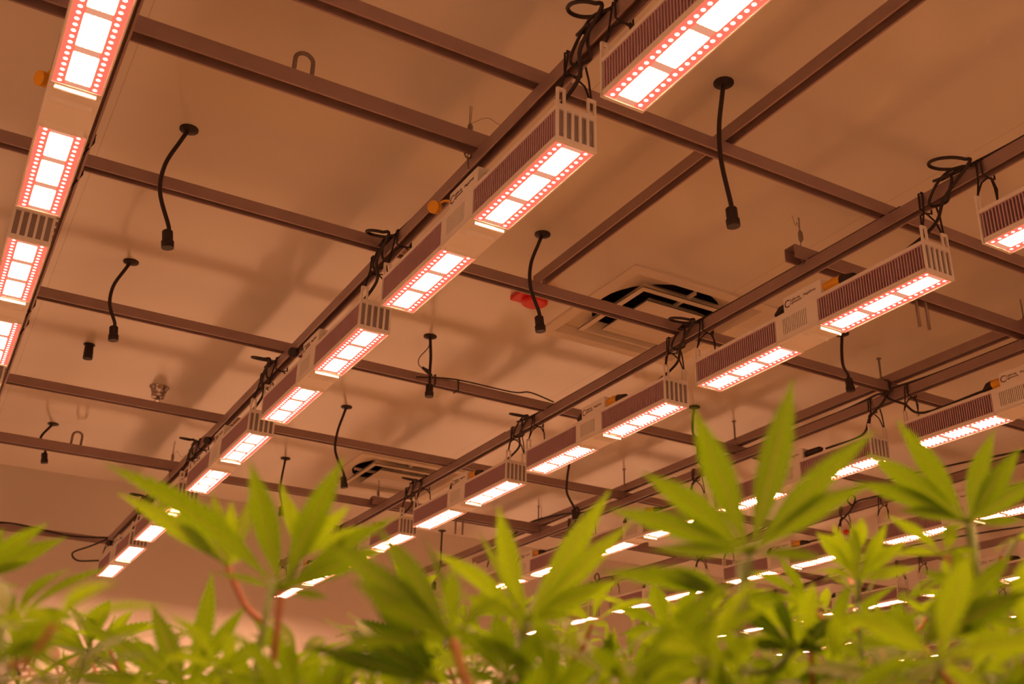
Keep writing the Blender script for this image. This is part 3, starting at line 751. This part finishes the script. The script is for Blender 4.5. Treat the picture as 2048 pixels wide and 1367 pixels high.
# plant 1: big leaves left of centre
p = hero_plant('hemp plant left of centre, its spread leaf crossing the second lamp row', (545, 1160), 0.80, 1, nodes=3, start=0.10, size=0.09)
hero_leaf(p, 0.80, (562, 1182), [(500, 922, 62), (688, 915, 66), (205, 928, 74, -0.04, 0.16), (775, 1092, 56, -0.02), (428, 1146, 22), (660, 1196, 22), (800, 1030, 46, 0.03)], (546, 1330), red=True, seed=3)
hero_leaf(p, 0.88, (455, 1132), [(232, 984, 50, 0.0, 0.2), (425, 985, 42, 0.02), (505, 985, 36, 0.04), (352, 1040, 38), (500, 1100, 24), (462, 1000, 30)], (533, 1250), m=M_leaf2, red=True, seed=4)
hero_leaf(p, 0.86, (600, 1115), [(560, 960, 30), (640, 1000, 32), (700, 1010, 34), (740, 1050, 32), (585, 1000, 26)], (545, 1190), m=M_leaf2, seed=5)
# plant 2: low left leaf
p = hero_plant('hemp plant at the lower left, one upright leaf spread like a hand', (378, 1400), 0.95, 2, nodes=3, start=0.03)
hero_leaf(p, 0.95, (374, 1385), [(302, 1205, 50), (424, 1140, 48), (494, 1208, 42), (150, 1240, 46, 0.03), (575, 1262, 40), (150, 1350, 44), (600, 1345, 34), (250, 1262, 30)], (376, 1440), seed=6)
# plant 3: centre-left big blurred leaf
p = hero_plant('nearest hemp plant left of the middle, broad blurred leaf on a red stalk', (955, 1420), 0.66, 3, nodes=2, start=0.02)
hero_leaf(p, 0.66, (905, 1277), [(650, 1085, 66, 0.02, 0.14), (700, 1160, 56, -0.02), (742, 1208, 52, -0.04), (845, 1068, 26, 0.08), (905, 1130, 44), (655, 1300, 46), (752, 1052, 60, 0.03, 0.1), (1010, 1190, 40, 0.03)], (965, 1400), red=True, seed=7)
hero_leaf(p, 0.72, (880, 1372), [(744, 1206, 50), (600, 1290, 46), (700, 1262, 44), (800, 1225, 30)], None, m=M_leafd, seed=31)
# plant 4: centre
p = hero_plant('hemp plant in the lower middle, tall leaf with seven blades over a young bud', (1040, 1240), 0.88, 4, nodes=5, start=0.03, size=0.085, tipshoot=True)
hero_leaf(p, 0.86, (1052, 1243), [(997, 1010, 52), (1221, 978, 58), (1262, 1045, 54), (1240, 1160, 50), (866, 1104, 50, 0.0, 0.15), (925, 1190, 36), (1150, 1230, 28), (955, 1060, 24, 0.06)], (1042, 1310), m=M_leaf2, seed=8)
# plant 5: right big
p = hero_plant('tallest blurred hemp plant right of centre, its top leaf reaching highest in the photo', (1480, 1118), 0.74, 5, nodes=4, start=0.12, size=0.10)
hero_leaf(p, 0.74, (1500, 1108), [(1386, 815, 74), (1586, 755, 76), (1752, 860, 72, 0.0, 0.06), (1283, 944, 70, 0.0, 0.14), (1215, 1018, 60, 0.0, 0.14), (1745, 968, 62, 0.0, 0.16), (1300, 1098, 34), (1660, 1120, 34)], (1478, 1230), seed=9)
hero_leaf(p, 0.78, (1462, 1200), [(1200, 1144, 46, 0, 0.2), (1290, 1130, 42, 0.0, 0.1), (1345, 1130, 40), (1560, 1200, 40), (1390, 1290, 40)], (1474, 1260), seed=10)
hero_leaf(p, 0.70, (1250, 1372), [(1470, 1158, 62), (1505, 1215, 66), (1405, 1350, 64), (1180, 1290, 50)], (1470, 1420), m=M_leaf, seed=21)
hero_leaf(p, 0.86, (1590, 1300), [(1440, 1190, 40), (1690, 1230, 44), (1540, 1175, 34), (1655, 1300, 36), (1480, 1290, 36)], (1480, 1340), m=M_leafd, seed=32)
# plant 6: far right
p = hero_plant('hemp plant at the right edge, large fan leaf in front of the fifth lamp row', (1945, 1050), 0.92, 6, nodes=4, start=0.06, size=0.09)
hero_leaf(p, 0.90, (1935, 1045), [(1792, 838, 52, 0, 0.08), (1730, 906, 54, 0, 0.14), (1706, 966, 46, 0, 0.16), (1796, 1020, 30, 0, 0.18), (1990, 858, 50), (2040, 895, 48), (2095, 950, 46), (1865, 1075, 20), (2050, 1040, 26)], (1950, 1150), seed=11)
hero_leaf(p, 0.75, (1845, 1290), [(2018, 1128, 66), (2060, 1180, 66), (1744, 1224, 40), (1780, 1200, 34), (1700, 1290, 30), (1905, 1130, 34)], (1955, 1400), red=True, seed=12)
# plant 7: mid right smaller
p = hero_plant('smaller hemp plant between the two tall right ones, star of narrow young leaves', (1712, 1165), 1.05, 7, nodes=6, start=0.02, size=0.085, tipshoot=True)
hero_leaf(p, 1.02, (1716, 1160), [(1664, 1046, 26), (1704, 1042, 30), (1774, 1044, 30), (1632, 1062, 28), (1816, 1078, 30), (1836, 1134, 28), (1640, 1140, 24)], (1712, 1200), m=M_leaf2, seed=13)
# left edge leaves
p = hero_plant('hemp plant cut by the left edge, two pale blades pointing right', (-60, 1130), 0.95, 8, nodes=2, start=0.05)
hero_leaf(p, 0.95, (-60, 1160), [(98, 1046, 44), (134, 1074, 42), (66, 1124, 24), (10, 1055, 36)], (-62, 1200), seed=14)
p = hero_plant('nearest dark hemp plant in the bottom left corner', (20, 1330), 0.62, 9, nodes=2, start=0.0)
hero_leaf(p, 0.62, (-10, 1318), [(148, 1218, 62, 0.0, 0.1), (120, 1290, 44), (170, 1350, 52), (-20, 1220, 50)], (10, 1400), seed=15)

# plants of the bed around them
bed = [  # px, py of the top, distance, leaf size, label
    (40, 1285, 1.45, 0.15, 'hemp plant low at the left edge, just above the corner'),
    (150, 1275, 1.40, 0.16, 'hemp plant below the end of the second lamp row, against the bright wall'),
    (262, 1290, 1.35, 0.15, 'hemp plant with toothed leaves, left of the hand-shaped leaf'),
    (500, 1345, 1.25, 0.14, 'low hemp plant between the two left tall leaves'),
    (665, 1330, 1.00, 0.12, 'dark hemp plant right of the red-stalked leaf at the left'),
    (780, 1340, 0.90, 0.11, 'low hemp plant behind the broad blurred leaf'),
    (850, 1195, 1.45, 0.11, 'far hemp plant whose narrow tip stands beside the broad blurred leaf'),
    (950, 1270, 1.20, 0.10, 'hemp plant tucked left of the lower middle one'),
    (1140, 1265, 1.10, 0.11, 'hemp plant just right of the lower middle bud'),
    (1130, 1345, 0.85, 0.11, 'low near hemp plant at the bottom, right of the middle'),
    (1240, 1262, 1.40, 0.11, 'far hemp plant under the seventh-blade leaf on the right'),
    (1345, 1215, 1.30, 0.11, 'hemp plant left of the tall right stem'),
    (1290, 1345, 1.00, 0.11, 'low hemp plant at the bottom under the dark diagonal leaf'),
    (1420, 1330, 0.92, 0.11, 'low hemp plant at the foot of the tallest one'),
    (1570, 1255, 1.15, 0.10, 'hemp plant right of the tallest stem'),
    (1620, 1330, 0.90, 0.11, 'low hemp plant between the tallest and the star-leaved one'),
    (1650, 1215, 1.50, 0.10, 'far hemp plant behind the star-leaved one'),
    (1790, 1235, 1.25, 0.10, 'hemp plant right of the star-leaved one'),
    (1760, 1345, 0.85, 0.11, 'low near hemp plant at the bottom right'),
    (1880, 1230, 1.30, 0.11, 'hemp plant left of the right-edge stem'),
    (1900, 1350, 0.80, 0.11, 'low near hemp plant close to the bottom right corner'),
    (2010, 1215, 1.10, 0.11, 'hemp plant at the right edge, behind the long diagonal leaf'),
    (700, 1400, 0.72, 0.11, 'near dark hemp plant at the bottom, left of the red-stalked blurred leaf'),
    (1060, 1410, 0.70, 0.10, 'near dark hemp plant at the bottom edge, under the middle bud'),
    (1340, 1400, 0.66, 0.11, 'near dark hemp plant at the bottom edge, left of the tallest stem'),
    (1560, 1405, 0.68, 0.11, 'near dark hemp plant at the bottom edge, right of the tallest stem'),
    (1830, 1400, 0.66, 0.11, 'near dark hemp plant at the bottom edge, below the star of young leaves'),
    (190, 1400, 0.85, 0.12, 'near dark hemp plant at the bottom edge, far left'),
    (2030, 1330, 0.78, 0.12, 'nearest dark hemp plant in the bottom right corner')]
for i, (px, py, d, sz, lab) in enumerate(bed):
    hemp(lab, at(px, py+(62 if px < 700 else 58 if d > 1 else 75), d), random.Random(100+i), size=sz*(0.85 if px < 700 else 1.05), nodes=(2 if px < 700 else 4) if d > 1 else 3, gap=0.06, start=0.01)
